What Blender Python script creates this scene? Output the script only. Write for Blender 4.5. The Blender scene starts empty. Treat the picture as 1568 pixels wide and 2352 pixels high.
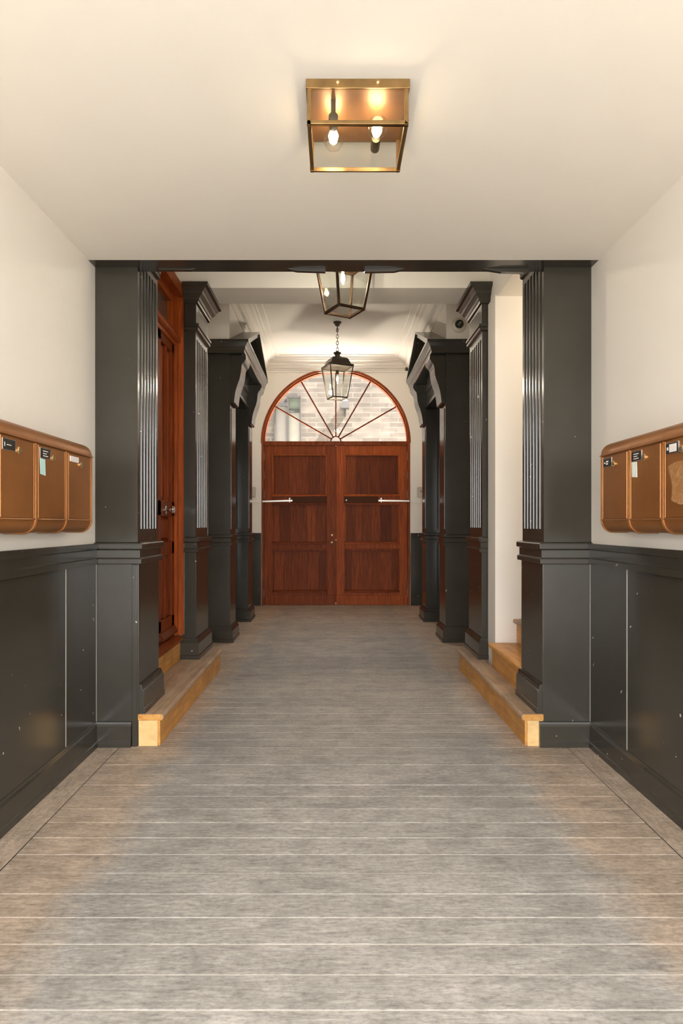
import bpy, bmesh, math, random
from mathutils import Vector, Matrix
random.seed(7)
SC = bpy.context.scene
COL = SC.collection

# ------------------------------------------------------------------ camera, sky, exposure
F = 1425.0                      # focal length in pixels of the 1568 x 2352 frame
EYE = 1.25
cam = bpy.data.cameras.new('camera')
cam.sensor_fit = 'VERTICAL'
cam.sensor_height = 36.0
cam.lens = 36.0 * F / 2352.0
cam.shift_x = 16.0 / 2352.0
cam.shift_y = 29.0 / 2352.0
cam.clip_start = 0.05
cam.clip_end = 200
camo = bpy.data.objects.new('camera', cam)
COL.objects.link(camo)
camo.location = (0, 0, EYE)
camo.rotation_euler = (math.pi / 2, 0, 0)
SC.camera = camo

W = bpy.data.worlds.new('overcast_sky')
SC.world = W
W.use_nodes = True
W.node_tree.nodes['Background'].inputs[0].default_value = (0.98, 0.99, 1.0, 1)
W.node_tree.nodes['Background'].inputs[1].default_value = 8.8
SC.view_settings.view_transform = 'Standard'
SC.view_settings.look = 'None'
SC.view_settings.gamma = 1
SC.view_settings.use_curve_mapping = False
SC.view_settings.exposure = 0.56
SC.cycles.max_bounces = 14
SC.cycles.diffuse_bounces = 8
SC.cycles.glossy_bounces = 5
SC.cycles.transparent_max_bounces = 24
SC.cycles.caustics_reflective = False
SC.cycles.caustics_refractive = False
SC.cycles.sample_clamp_indirect = 6
sun = bpy.data.lights.new('sun', 'SUN')        # high sun shining along the street and the yard, none of it enters the passage
sun.energy = 85.0
sun.angle = math.radians(0.6)
sun.color = (1.0, 0.97, 0.92)
suno = bpy.data.objects.new('sun', sun)
COL.objects.link(suno)
suno.rotation_euler = Vector((-0.57, 0.08, -0.82)).to_track_quat('-Z', 'Y').to_euler()
LAMP_FRONT, LAMP_MID, LAMP_FAR, LAMP_ADDED = 9.0, 105.0, 14.0, 7.0
WARM = (1.0, 0.89, 0.74)

# ------------------------------------------------------------------ materials
def srgb(r, g, b):
    f = lambda c: c / 12.92 if c <= 0.04045 else ((c + 0.055) / 1.055) ** 2.4
    return (f(r / 255), f(g / 255), f(b / 255), 1)

class NT:
    def __init__(s, name):
        s.m = bpy.data.materials.new(name)
        s.m.use_nodes = True
        s.t = s.m.node_tree
        s.b = s.t.nodes['Principled BSDF']
        s.out = s.t.nodes['Material Output']
    def n(s, typ, **kw):
        x = s.t.nodes.new(typ)
        for k, v in kw.items():
            if isinstance(k, str) and hasattr(x, k):
                setattr(x, k, v)
        return x
    def l(s, a, b):
        s.t.links.new(a, b)
    def setb(s, **kw):
        for k, v in kw.items():
            s.b.inputs[k.replace('_', ' ')].default_value = v
    def pos(s, scale=(1, 1, 1), src='Object'):
        m = s.n('ShaderNodeMapping')
        m.inputs['Scale'].default_value = scale
        if src == 'World':
            g = s.n('ShaderNodeNewGeometry')
            s.l(g.outputs['Position'], m.inputs['Vector'])
        else:
            g = s.n('ShaderNodeTexCoord')
            s.l(g.outputs[src], m.inputs['Vector'])
        return m.outputs['Vector']
    def noise(s, vec, scale, detail=5, rough=0.55, dist=0.0):
        x = s.n('ShaderNodeTexNoise')
        x.inputs['Scale'].default_value = scale
        x.inputs['Detail'].default_value = detail
        x.inputs['Roughness'].default_value = rough
        x.inputs['Distortion'].default_value = dist
        s.l(vec, x.inputs['Vector'])
        return x.outputs['Fac']
    def ramp(s, fac, stops, interp='LINEAR'):
        r = s.n('ShaderNodeValToRGB')
        r.color_ramp.interpolation = interp
        e = r.color_ramp.elements
        while len(e) < len(stops):
            e.new(0.5)
        for q, (p, c) in zip(e, stops):
            q.position = p
            q.color = c
        s.l(fac, r.inputs['Fac'])
        return r.outputs['Color']
    def mix(s, fac, a, b, mode='MIX'):
        x = s.n('ShaderNodeMix', data_type='RGBA', blend_type=mode)
        for sock, v in ((x.inputs[0], fac), (x.inputs[6], a), (x.inputs[7], b)):
            if hasattr(v, 'node'):
                s.l(v, sock)
            else:
                sock.default_value = v
        return x.outputs[2]
    def math(s, op, a, b=0.0):
        x = s.n('ShaderNodeMath', operation=op)
        for i, v in enumerate((a, b)):
            if hasattr(v, 'node'):
                s.l(v, x.inputs[i])
            else:
                x.inputs[i].default_value = v
        return x.outputs[0]
    def rnd(s):
        return s.n('ShaderNodeObjectInfo').outputs['Random']
    def bump(s, fac, strength=0.1, dist=0.01):
        x = s.n('ShaderNodeBump')
        x.inputs['Strength'].default_value = strength
        x.inputs['Distance'].default_value = dist
        s.l(fac, x.inputs['Height'])
        s.l(x.outputs['Normal'], s.b.inputs['Normal'])
    def col(s, c):
        s.l(c, s.b.inputs['Base Color'])

G = lambda v: (v, v, v, 1)

def plain(name, c, rough=0.5, metal=0.0, spec=0.5, noise=0.06, nscale=6.0):
    t = NT(name)
    f = t.noise(t.pos(), nscale, 4)
    lo = tuple(x * (1 - noise) for x in c[:3]) + (1,)
    hi = tuple(min(1, x * (1 + noise)) for x in c[:3]) + (1,)
    t.col(t.ramp(f, [(0.3, lo), (0.7, hi)]))
    t.setb(Roughness=rough, Metallic=metal)
    t.b.inputs['Specular IOR Level'].default_value = spec
    return t.m

def m_plaster():
    t = NT('cream_plaster')
    p = t.pos(src='World')
    f = t.noise(p, 1.3, 3)
    t.col(t.ramp(f, [(0.3, (0.85, 0.81, 0.745, 1)), (0.7, (0.87, 0.83, 0.765, 1))]))
    t.setb(Roughness=0.75)
    t.b.inputs['Specular IOR Level'].default_value = 0.3
    t.bump(t.noise(p, 55, 3), 0.05, 0.004)
    return t.m

def m_paint():
    t = NT('dark_gloss_paint')
    p = t.pos(src='World')
    f = t.noise(p, 2.2, 4)
    base = t.ramp(f, [(0.3, (0.036, 0.032, 0.025, 1)), (0.7, (0.044, 0.040, 0.032, 1))])
    chip = t.ramp(t.noise(p, 30, 2, 0.4), [(0.765, G(0)), (0.775, G(1))])
    t.col(t.mix(chip, base, (0.42, 0.38, 0.33, 1)))
    t.l(t.ramp(t.noise(p, 1.5, 3), [(0.3, G(0.19)), (0.75, G(0.23))]), t.b.inputs['Roughness'])
    t.b.inputs['Specular IOR Level'].default_value = 0.6
    t.bump(t.noise(t.pos((30, 30, 3.0), 'World'), 3, 3), 0.03, 0.003)
    return t.m

def m_mahogany(name='mahogany', scale=1.0, tone=1.0):
    t = NT(name)
    f = t.noise(t.pos((26, 26, 1.2), 'World'), 2.6, 6, 0.6, 0.6)
    r = t.rnd()
    a = t.ramp(f, [(0.25, tuple(x * tone for x in (0.080, 0.017, 0.004)) + (1,)),
                   (0.55, tuple(x * tone for x in (0.20, 0.042, 0.008)) + (1,)),
                   (0.8, tuple(x * tone for x in (0.30, 0.075, 0.016)) + (1,))])
    k = t.ramp(r, [(0.0, (0.62, 0.55, 0.52, 1)), (0.5, (0.9, 0.86, 0.84, 1)), (1.0, (1.25, 1.2, 1.15, 1))])
    t.col(t.mix(1.0, a, k, 'MULTIPLY'))
    t.setb(Roughness=0.5)
    t.b.inputs['Specular IOR Level'].default_value = 0.14
    t.bump(f, 0.05, 0.004)
    return t.m

def m_oak(name, dark, mid, light, vec, rough=0.5):
    t = NT(name)
    f = t.noise(t.pos(vec, 'World'), 2.5, 6, 0.6, 0.5)
    a = t.ramp(f, [(0.25, dark), (0.5, mid), (0.78, light)])
    w = t.noise(t.pos(src='World'), 4.0, 5)
    t.col(t.mix(t.ramp(w, [(0.42, G(0)), (0.72, G(0.55))]), a, tuple(x * 0.5 for x in dark[:3]) + (1,)))
    t.setb(Roughness=rough)
    t.bump(f, 0.08, 0.004)
    return t.m

def m_plank(name='weathered_plank', along='X'):
    t = NT(name)
    r = t.rnd()
    off = t.n('ShaderNodeVectorMath', operation='ADD')
    cmb = t.n('ShaderNodeCombineXYZ')
    t.l(t.math('MULTIPLY', r, 37.0), cmb.inputs[0])
    t.l(t.math('MULTIPLY', r, 11.0), cmb.inputs[2])
    sc = (1.6, 13, 13) if along == 'X' else (13, 1.6, 13)
    t.l(t.pos(sc, 'World'), off.inputs[0])
    t.l(cmb.outputs[0], off.inputs[1])
    v = off.outputs[0]
    grain = t.noise(v, 3.2, 7, 0.65, 1.6)
    cath = t.noise(v, 0.9, 3, 0.5, 3.2)
    rings = t.math('FRACT', t.math('MULTIPLY', cath, 9.0))
    rings = t.math('ABSOLUTE', t.math('SUBTRACT', rings, 0.5))
    pm = t.pos(src='World')
    blot = t.noise(pm, 2.6, 6, 0.62)
    spk = t.noise(t.pos((26, 46, 30), 'World'), 1.6, 5, 0.72)
    a = t.ramp(grain, [(0.28, (0.245, 0.228, 0.210, 1)), (0.5, (0.345, 0.325, 0.300, 1)), (0.74, (0.425, 0.405, 0.380, 1))])
    a = t.mix(0.22, a, t.ramp(rings, [(0.0, G(0.28)), (0.5, G(0.75))]), 'OVERLAY')
    a = t.mix(0.55, a, t.ramp(spk, [(0.32, G(0.22)), (0.5, G(0.5)), (0.7, G(0.70))]), 'OVERLAY')
    med = t.noise(t.pos((7, 11, 9), 'World'), 1.0, 5, 0.65)
    a = t.mix(0.40, a, t.ramp(med, [(0.36, G(0.30)), (0.5, G(0.5)), (0.66, G(0.64))]), 'OVERLAY')
    a = t.mix(0.45, a, t.ramp(blot, [(0.35, G(0.36)), (0.65, G(0.60))]), 'OVERLAY')
    # worn grey walkway down the middle, warmer varnished wood left along both sides
    sx = t.n('ShaderNodeSeparateXYZ')
    t.l(pm, sx.inputs[0])
    ax = t.math('ABSOLUTE', t.math('SUBTRACT', sx.outputs[0], 0.05))
    ax = t.math('ADD', ax, t.math('MULTIPLY', t.math('SUBTRACT', blot, 0.5), 0.5))
    side = t.ramp(ax, [(0.84, G(0)), (1.22, G(0.7))])
    fy = t.ramp(t.math('MULTIPLY', sx.outputs[1], 0.1), [(0.45, G(0)), (0.95, G(0.75))])
    side = t.mix(1.0, side, fy, 'ADD')
    warm = t.mix(1.0, a, (1.20, 0.95, 0.74, 1), 'MULTIPLY')
    a = t.mix(side, a, warm)
    track = t.ramp(ax, [(0.58, G(0)), (0.72, G(0.16)), (0.86, G(0.0))])
    a = t.mix(track, a, (0.16, 0.15, 0.135, 1))
    spot = t.ramp(t.noise(pm, 7.5, 1.0, 0.3), [(0.79, G(0)), (0.81, G(0.5))])
    a = t.mix(spot, a, (0.10, 0.095, 0.09, 1))
    k = t.ramp(r, [(0, G(0.93)), (1, G(1.06))])
    t.col(t.mix(1.0, a, k, 'MULTIPLY'))
    t.setb(Roughness=0.62)
    t.b.inputs['Specular IOR Level'].default_value = 0.35
    t.bump(t.mix(0.5, grain, spk), 0.18, 0.003)
    return t.m

def m_glass(name='clear_glass', tint=(0.97, 0.98, 0.97, 1), refl=1.0):
    t = NT(name)
    tr = t.n('ShaderNodeBsdfTransparent')
    tr.inputs[0].default_value = tint
    gl = t.n('ShaderNodeBsdfGlossy')
    gl.inputs['Roughness'].default_value = 0.02
    fr = t.n('ShaderNodeFresnel')
    gm = t.n('ShaderNodeNewGeometry')
    t.l(t.math('ADD', 1.45, t.math('MULTIPLY', gm.outputs['Backfacing'], 1 / 1.45 - 1.45)), fr.inputs['IOR'])
    mx = t.n('ShaderNodeMixShader')
    t.l(t.math('MULTIPLY', fr.outputs[0], refl), mx.inputs[0])
    t.l(tr.outputs[0], mx.inputs[1])
    t.l(gl.outputs[0], mx.inputs[2])
    t.l(mx.outputs[0], t.out.inputs[0])
    return t.m

def m_emit(name, c, s):
    t = NT(name)
    e = t.n('ShaderNodeEmission')
    e.inputs[0].default_value = c
    e.inputs[1].default_value = s
    t.l(e.outputs[0], t.out.inputs[0])
    return t.m

def m_brick():
    t = NT('pale_brick_masonry')
    x = t.n('ShaderNodeTexBrick')
    p = t.pos((1, 1, 1), 'World')
    m = t.n('ShaderNodeMapping')
    m.inputs['Rotation'].default_value = (math.pi / 2, 0, 0)
    t.l(p, m.inputs['Vector'])
    t.l(m.outputs[0], x.inputs['Vector'])
    x.inputs['Color1'].default_value = (0.085, 0.071, 0.059, 1)
    x.inputs['Color2'].default_value = (0.048, 0.038, 0.031, 1)
    x.inputs['Mortar'].default_value = (0.086, 0.078, 0.067, 1)
    x.inputs['Scale'].default_value = 1.0
    x.inputs['Brick Width'].default_value = 0.44
    x.inputs['Row Height'].default_value = 0.12
    x.inputs['Mortar Size'].default_value = 0.014
    f = t.noise(p, 1.4, 5)
    t.col(t.mix(0.8, x.outputs['Color'], t.ramp(t.noise(t.pos((1.2, 1, 3.2), 'World'), 1.6, 5), [(0.3, G(0.30)), (0.7, G(0.74))]), 'OVERLAY'))
    t.setb(Roughness=0.85)
    t.bump(x.outputs['Fac'], -0.3, 0.01)
    return t.m

def m_copper():
    t = NT('copper_brown_metal')
    p = t.pos(src='World')
    f = t.noise(p, 3.5, 5)
    t.col(t.ramp(f, [(0.3, (0.30, 0.118, 0.034, 1)), (0.7, (0.40, 0.168, 0.050, 1))]))
    t.setb(Roughness=0.36, Metallic=0.55)
    t.bump(t.noise(p, 220, 2), 0.03, 0.001)
    return t.m

def m_residue():
    t = NT('torn_sticker_residue')
    p = t.pos(src='World')
    f = t.noise(p, 34, 6, 0.7, 1.2)
    t.col(t.ramp(f, [(0.44, (0.33, 0.145, 0.046, 1)), (0.56, (0.38, 0.20, 0.08, 1)), (0.68, (0.48, 0.31, 0.16, 1))]))
    t.setb(Roughness=0.7, Metallic=0.1)
    t.bump(f, 0.5, 0.002)
    return t.m

M = dict(
    plaster=m_plaster(), paint=m_paint(),
    mahogany=m_mahogany(), mahogany_light=m_mahogany('mahogany_rail', 1.0, 1.35),
    mahogany_door=m_mahogany('mahogany_entrance', 1.0, 1.55),
    daylit_endgrain=m_oak('daylit_oak_end', (0.62, 0.38, 0.15, 1), (0.78, 0.52, 0.22, 1), (0.85, 0.60, 0.30, 1), (8, 8, 8), 0.5),
    riser=m_oak('varnished_oak', (0.42, 0.17, 0.036, 1), (0.62, 0.30, 0.07, 1), (0.72, 0.40, 0.12, 1), (14, 1.2, 14), 0.45),
    tread=m_oak('worn_oak_tread', (0.28, 0.18, 0.105, 1), (0.42, 0.29, 0.19, 1), (0.52, 0.38, 0.27, 1), (14, 1.2, 14), 0.55),
    plank=m_plank(), border=m_plank('weathered_border_board', 'Y'),
    seam=plain('pale_seam_filler', (0.60, 0.55, 0.49, 1), 0.7),
    bronze=plain('dark_bronze', (0.065, 0.036, 0.017, 1), 0.38, 0.7, 0.5, 0.2, 20),
    brass=plain('aged_brass', (0.30, 0.185, 0.075, 1), 0.36, 0.85, 0.5, 0.2, 18),
    copperplate=plain('copper_lamp_plate', (0.30, 0.14, 0.05, 1), 0.42, 0.6, 0.5, 0.15, 10),
    iron=plain('weathered_lantern_metal', (0.095, 0.075, 0.055, 1), 0.42, 0.5, 0.5, 0.2, 20),
    glass=m_glass(), window_glass=m_glass('window_glass', (0.96, 0.95, 0.93, 1), 0.25),
    transom_glass=plain('grey_transom_glass', (0.085, 0.085, 0.075, 1), 0.06, 0, 0.9, 0.02),
    bulb_glow=m_emit('glowing_filament', (1.0, 0.66, 0.30, 1), 26.0),
    socket=plain('lamp_socket', (0.10, 0.075, 0.04, 1), 0.35, 0.7),
    steel=plain('brushed_steel', (0.44, 0.40, 0.36, 1), 0.32, 0.9, 0.5, 0.05),
    chrome=plain('chrome', (0.75, 0.73, 0.70, 1), 0.15, 1.0, 0.5, 0.02),
    lockbrass=plain('bright_lock_brass', (0.72, 0.52, 0.26, 1), 0.25, 0.9, 0.5, 0.05),
    greybox=plain('grey_plastic', (0.50, 0.47, 0.42, 1), 0.5),
    darkplastic=plain('dark_plastic', (0.03, 0.028, 0.025, 1), 0.3),
    camwhite=plain('cream_plastic', (0.70, 0.65, 0.56, 1), 0.5),
    copper=m_copper(), residue=m_residue(),
    blackplate=plain('black_nameplate', (0.02, 0.018, 0.016, 1), 0.35),
    whiteplate=plain('white_nameplate', (0.82, 0.80, 0.78, 1), 0.5),
    cyan=plain('pale_cyan_paper', (0.50, 0.76, 0.74, 1), 0.6),
    palepaper=plain('pale_paper', (0.78, 0.84, 0.80, 1), 0.6),
    brick=m_brick(), pavement=plain('street_pavement', (0.125, 0.122, 0.117, 1), 0.8, 0, 0.3, 0.1, 1.0),
    paving=plain('pale_courtyard_paving', (0.74, 0.72, 0.68, 1), 0.8, 0, 0.3, 0.1, 1.0),
    outframe=plain('grey_painted_timber', (0.026, 0.024, 0.024, 1), 0.5),
    outgreen=plain('green_curtain_glass', (0.09, 0.105, 0.085, 1), 0.2),
    outpale=plain('pale_curtain_glass', (0.17, 0.165, 0.145, 1), 0.2),
    outstone=plain('grey_render', (0.115, 0.108, 0.098, 1), 0.8),
    leaf=plain('straw_green_leaf', (0.17, 0.17, 0.075, 1), 0.7, 0, 0.3, 0.3, 3),
    opener=plain('brown_opener_casing', (0.075, 0.024, 0.010, 1), 0.6, 0, 0.12),
)

# ------------------------------------------------------------------ mesh helpers
class MB:
    def __init__(s):
        s.bm = bmesh.new()
        s.smooth = False
    def poly(s, pts):
        vs = [s.bm.verts.new(p) for p in pts]
        return s.bm.faces.new(vs)
    def box(s, x0, x1, y0, y1, z0, z1):
        x0, x1 = sorted((x0, x1)); y0, y1 = sorted((y0, y1)); z0, z1 = sorted((z0, z1))
        v = [s.bm.verts.new(p) for p in ((x0, y0, z0), (x1, y0, z0), (x1, y1, z0), (x0, y1, z0),
                                         (x0, y0, z1), (x1, y0, z1), (x1, y1, z1), (x0, y1, z1))]
        for q in ((0, 3, 2, 1), (4, 5, 6, 7), (0, 1, 5, 4), (1, 2, 6, 5), (2, 3, 7, 6), (3, 0, 4, 7)):
            s.bm.faces.new([v[i] for i in q])
        return s
    def prism(s, pts, axis, a, b):
        """extrude a closed 2D outline along an axis; pts are (y,z) for X, (x,z) for Y, (x,y) for Z"""
        def P(p, t):
            return {'X': (t, p[0], p[1]), 'Y': (p[0], t, p[1]), 'Z': (p[0], p[1], t)}[axis]
        A = [s.bm.verts.new(P(p, a)) for p in pts]
        B = [s.bm.verts.new(P(p, b)) for p in pts]
        n = len(pts)
        s.bm.faces.new(A)
        s.bm.faces.new(B[::-1])
        for i in range(n):
            j = (i + 1) % n
            s.bm.faces.new((A[i], B[i], B[j], A[j]))
        return s
    def loft(s, loops, caps=True):
        L = [[s.bm.verts.new(p) for p in lp] for lp in loops]
        n = len(L[0])
        for a, b in zip(L, L[1:]):
            for i in range(n):
                j = (i + 1) % n
                s.bm.faces.new((a[i], a[j], b[j], b[i]))
        if caps:
            s.bm.faces.new(L[0][::-1])
            s.bm.faces.new(L[-1])
        return s
    def mould(s, x0, x1, y0, y1, prof, k=(1, 1, 1, 1)):
        """stacked rectangular outline swelling by prof=(projection,z); k scales it on -x,+x,-y,+y"""
        x0, x1 = sorted((x0, x1))
        return s.loft([[(x0 - p * k[0], y0 - p * k[2], z), (x1 + p * k[1], y0 - p * k[2], z),
                        (x1 + p * k[1], y1 + p * k[3], z), (x0 - p * k[0], y1 + p * k[3], z)] for p, z in prof])
    def lathe(s, prof, c=(0, 0, 0), axis='Z', n=20):
        s.smooth = True
        def P(r, h, t):
            u, v = r * math.cos(t), r * math.sin(t)
            q = {'Z': (u, v, h), 'Y': (u, h, v), 'X': (h, u, v)}[axis]
            return tuple(a + b for a, b in zip(q, c))
        return s.loft([[P(max(r, 1e-4), h, 2 * math.pi * i / n) for i in range(n)] for r, h in prof])
    def bar(s, a, b, w, h=None, up=(0, 0, 1)):
        a, b = Vector(a), Vector(b)
        h = h or w
        d = (b - a).normalized()
        u = d.cross(Vector(up))
        if u.length < 1e-4:
            u = d.cross(Vector((1, 0, 0)))
        u.normalize()
        v = u.cross(d)
        q = [u * w / 2 + v * h / 2, -u * w / 2 + v * h / 2, -u * w / 2 - v * h / 2, u * w / 2 - v * h / 2]
        return s.loft([[tuple(a + x) for x in q], [tuple(b + x) for x in q]])
    def tube(s, pts, r, n=8, closed=False):
        s.smooth = True
        P = [Vector(p) for p in pts]
        loops = []
        m = len(P)
        for i, p in enumerate(P):
            d = (P[(i + 1) % m] - P[i - 1]) if closed else (P[min(i + 1, m - 1)] - P[max(i - 1, 0)])
            d.normalize()
            u = d.cross(Vector((0.13, 0.31, 0.94)))
            if u.length < 1e-3:
                u = d.cross(Vector((1, 0, 0)))
            u.normalize()
            v = d.cross(u)
            loops.append([tuple(p + u * r * math.cos(2 * math.pi * k / n) + v * r * math.sin(2 * math.pi * k / n)) for k in range(n)])
        if closed:
            loops.append(loops[0])
        return s.loft(loops, not closed)
    def build(s, name, mat, parent=None, bevel=0.0, label=None, smooth=None, kind=None):
        bmesh.ops.remove_doubles(s.bm, verts=s.bm.verts, dist=1e-6)
        bmesh.ops.recalc_face_normals(s.bm, faces=s.bm.faces)
        me = bpy.data.meshes.new(name)
        o = bpy.data.objects.new(name, me)
        COL.objects.link(o)
        if parent is not None:
            w = world_loc(parent)
            bmesh.ops.translate(s.bm, verts=s.bm.verts, vec=-w)
            o.parent = parent
        s.bm.to_mesh(me)
        s.bm.free()
        me.materials.append(M[mat] if isinstance(mat, str) else mat)
        if smooth if smooth is not None else s.smooth:
            me.polygons.foreach_set('use_smooth', [True] * len(me.polygons))
            me.set_sharp_from_angle(angle=math.radians(38))
        if bevel:
            b = o.modifiers.new('bevel', 'BEVEL')
            b.width = bevel
            b.segments = 2
            b.limit_method = 'ANGLE'
            b.angle_limit = math.radians(40)
            b.harden_normals = False
        if label:
            o['label'] = label
        if kind:
            o['kind'] = kind
        return o

def world_loc(o):
    w = Vector((0, 0, 0))
    while o is not None:
        w += Vector(o.location)
        o = o.parent
    return w

def tag(o, label, cat, group=None, kind=None):
    o['label'] = label
    o['category'] = cat
    if group: o['group'] = group
    if kind: o['kind'] = kind
    return o

def thing(name, loc, label, cat, group=None, kind=None):
    o = bpy.data.objects.new(name, None)
    o.empty_display_size = 0.1
    COL.objects.link(o)
    o.location = loc
    return tag(o, label, cat, group, kind)

def box(*a):
    return MB().box(*a)

def copy_parts(src, dst):
    """copy the parts and sub-parts of one thing under another empty"""
    for ch in list(src.children):
        c = ch.copy(); COL.objects.link(c); c.parent = dst
        for g in list(ch.children):
            d = g.copy(); COL.objects.link(d); d.parent = c

# ------------------------------------------------------------------ key measures (metres)
WL, WR = -1.350, 1.448          # plaster faces of the side walls
PL, PR = -1.110, 1.180          # faces of the pillars towards the passage
CE1, CE2, CE3 = 2.700, 3.480, 3.810
YB = 9.60                       # front of the back wall
Y1A, Y1B = 3.500, 3.895         # first pillars
Y2A, Y2B = 4.960, 5.420         # second pillars
Y3A, Y3B, Y4A, Y4B = 6.60, 6.97, 8.00, 8.36   # door surround pilasters
STEP = 0.180
def SX(side, u):                # distance u behind (+) or in front of (-) the pillar face
    return PL - u if side < 0 else PR + u
SIDE = {-1: 'left', 1: 'right'}

# ------------------------------------------------------------------ the setting
fl = box(-2.6, 2.9, -1.2, 9.95, -0.30, -0.0022).build('floor', 'seam')
tag(fl, 'weathered grey plank floor of the passage', 'floor', kind='structure')
pitch, y_first = 0.1256, 1.5975
k = -9
while True:
    a = y_first + k * pitch
    b = a + pitch
    if a >= 9.57: break
    xl, xr = (-1.208, 1.305) if b < Y1A + 0.05 else (WL, WR)
    g = 0.0019 if a < 2.9 else (0.0012 if a < 4 else 0.0007)
    mb = box(xl + 0.002, xr - 0.002, a + g, min(b, 9.63) - g, -0.028, 0.0 + random.uniform(-0.0006, 0.0004))
    mb.build('plank', 'plank', fl, 0.0015 if a < 5.5 else 0)
    k += 1
yend = y_first + pitch * math.floor((Y1A + 0.05 - y_first) / pitch)
box(WL, -1.210, -1.2, yend - 0.002, -0.028, 0.0004).build('border_board', 'border', fl, 0.0015)
box(1.307, WR, -1.2, yend - 0.002, -0.028, 0.0004).build('border_board', 'border', fl, 0.0015)

for xa, xb in ((-1.2105, -1.2055), (1.3025, 1.3075)):
    box(xa, xb, -1.2, yend - 0.002, -0.026, -0.0008).build('border_joint', 'darkplastic', fl, label='dark joint along the border board')

def structure(mb, name, mat, label, cat, **kw):
    return tag(mb.build(name, mat, **kw), label, cat, kind='structure')

c1 = structure(box(-1.7, 1.8, -1.2, 3.40, CE1, CE1 + 0.3), 'ceiling', 'plaster', 'cream plaster ceiling over the mailboxes at the front', 'ceiling')
structure(box(-1.7, 1.8, 3.56, 5.0, CE2, CE2 + 0.5), 'ceiling', 'plaster', 'raised ceiling between the two pairs of fluted pillars', 'ceiling')
structure(box(-1.9, 2.0, 5.0, 9.9, CE3, CE3 + 0.3), 'ceiling', 'plaster', 'bright cream ceiling above the round arched gate', 'ceiling')
# front walls
wl = structure(box(-1.75, WL, -1.2, 3.56, 0, CE1 + 0.3), 'wall_left', 'plaster', 'cream plaster wall behind the left mailboxes', 'wall')
wr = structure(box(WR, 1.85, -1.2, 3.56, 0, CE1 + 0.3), 'wall_right', 'plaster', 'cream plaster wall behind the right mailboxes', 'wall')
def wainscot(wall, side, seam):
    x = WL if side < 0 else WR
    s = 1 if side < 0 else -1
    for a, b in ((-1.2, seam - 1.22), (seam - 1.22, seam), (seam, Y1A)):
        box(x - 0.002 * s, x + 0.008 * s, a + 0.003, b - 0.003, 0.10, 1.035).build('wainscot_panel', 'paint', wall, 0.002)
    for y in (seam - 1.22, seam, Y1A - 0.004):
        mb = MB().tube([(x + 0.007 * s, y, 0.14), (x + 0.007 * s, y, 1.03)], 0.0035, 6)
        mb.build('panel_bead', 'plaster' if 0 else M['bead'], wall)
    mb = MB()
    mb.prism([(x + s * u, z) for u, z in ((0, 1.026), (0.026, 1.030), (0.026, 1.058), (0.016, 1.064), (0.016, 1.108),
                                          (0.030, 1.114), (0.030, 1.140), (0.026, 1.144), (0, 1.144))], 'Y', -1.2, Y1A)
    mb.build('chair_rail', 'paint', wall, 0.0012)
M['bead'] = plain('worn_paint_edge', (0.30, 0.275, 0.24, 1), 0.35)
wainscot(wl, -1, 3.10)
wainscot(wr, 1, 3.057)
def base_prof(x, s):
    return [(x, 0), (x + s * 0.024, 0), (x + s * 0.024, 0.030), (x + s * 0.018, 0.034), (x + s * 0.018, 0.116),
            (x + s * 0.013, 0.128), (x + s * 0.011, 0.140), (x, 0.141)]
structure(MB().prism(base_prof(WL, 1), 'Y', -1.2, Y1A), 'baseboard_left', 'paint', 'dark moulded baseboard below the left wall panels', 'baseboard', bevel=0.001)
structure(MB().prism(base_prof(WR, -1), 'Y', -1.2, Y1A), 'baseboard_right', 'paint', 'dark moulded baseboard below the right wall panels', 'baseboard', bevel=0.001)

# lintel between the front ceiling and the raised bay, with a shaped valance under it
lintel = structure(box(-1.75, 1.85, 3.40, 3.56, CE1 + 0.001, 3.9), 'trim_1', 'paint', 'dark painted lintel spanning the passage above the front pillars', 'lintel')
def pxz(px, py, Y):
    return ((px - 768) * Y / F, EYE + (1205 - py) * Y / F)
val = [(366, 613), (366, 622), (440, 622), (458, 617), (482, 614.5), (620, 614), (650, 617.5), (682, 624), (747, 626), (749, 613)]
val2 = [(835, 613), (837, 626), (905, 625), (932, 618.5), (972, 617), (1100, 618), (1122, 622), (1150, 626.5), (1212, 628), (1212, 613)]
for v in (val, val2):
    pts = [pxz(px, py if py > 613 else 600, 3.53) for px, py in v]
    pts = [(x, min(z, CE1 + 0.02)) for x, z in pts]
    MB().prism(pts, 'Y', 3.515, 3.545).build('valance', 'paint', lintel, 0.001)

# raised bay: wall over the entrance door, wall over the stair alcove
structure(box(-1.80, -1.345, 3.56, 6.56, 0, 3.95), 'wall_left', 'plaster', 'cream wall behind the left entrance door and fluted pillars', 'wall')
structure(MB().box(1.240, 1.85, 3.56, 5.0, 2.988, 3.95), 'wall_right', 'plaster', 'cream wall above the stair alcove opening', 'wall')
# stair alcove
structure(box(1.222, 2.5, 4.72, 4.94, 0, 3.0), 'wall_right', 'plaster', 'cream alcove wall beside the steps on the right', 'wall')
structure(box(1.46, 2.5, 3.57, 3.87, 0, 3.0), 'wall_right', 'plaster', 'cream alcove wall hidden behind the right front pillar', 'wall')
structure(box(2.4, 2.6, 3.8, 4.8, 0, 3.0), 'wall_right', 'plaster', 'cream end wall of the stair alcove', 'wall')
structure(box(1.85, 2.5, 3.6, 4.8, 2.988, 3.1), 'ceiling', 'plaster', 'low ceiling of the stair alcove', 'ceiling')
# cross beam over the second pillars
structure(box(-1.9, 2.0, 5.0, 5.36, 3.158, 3.95), 'trim_2', 'plaster', 'cream cross beam resting over the second pair of pillars', 'beam')
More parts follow.
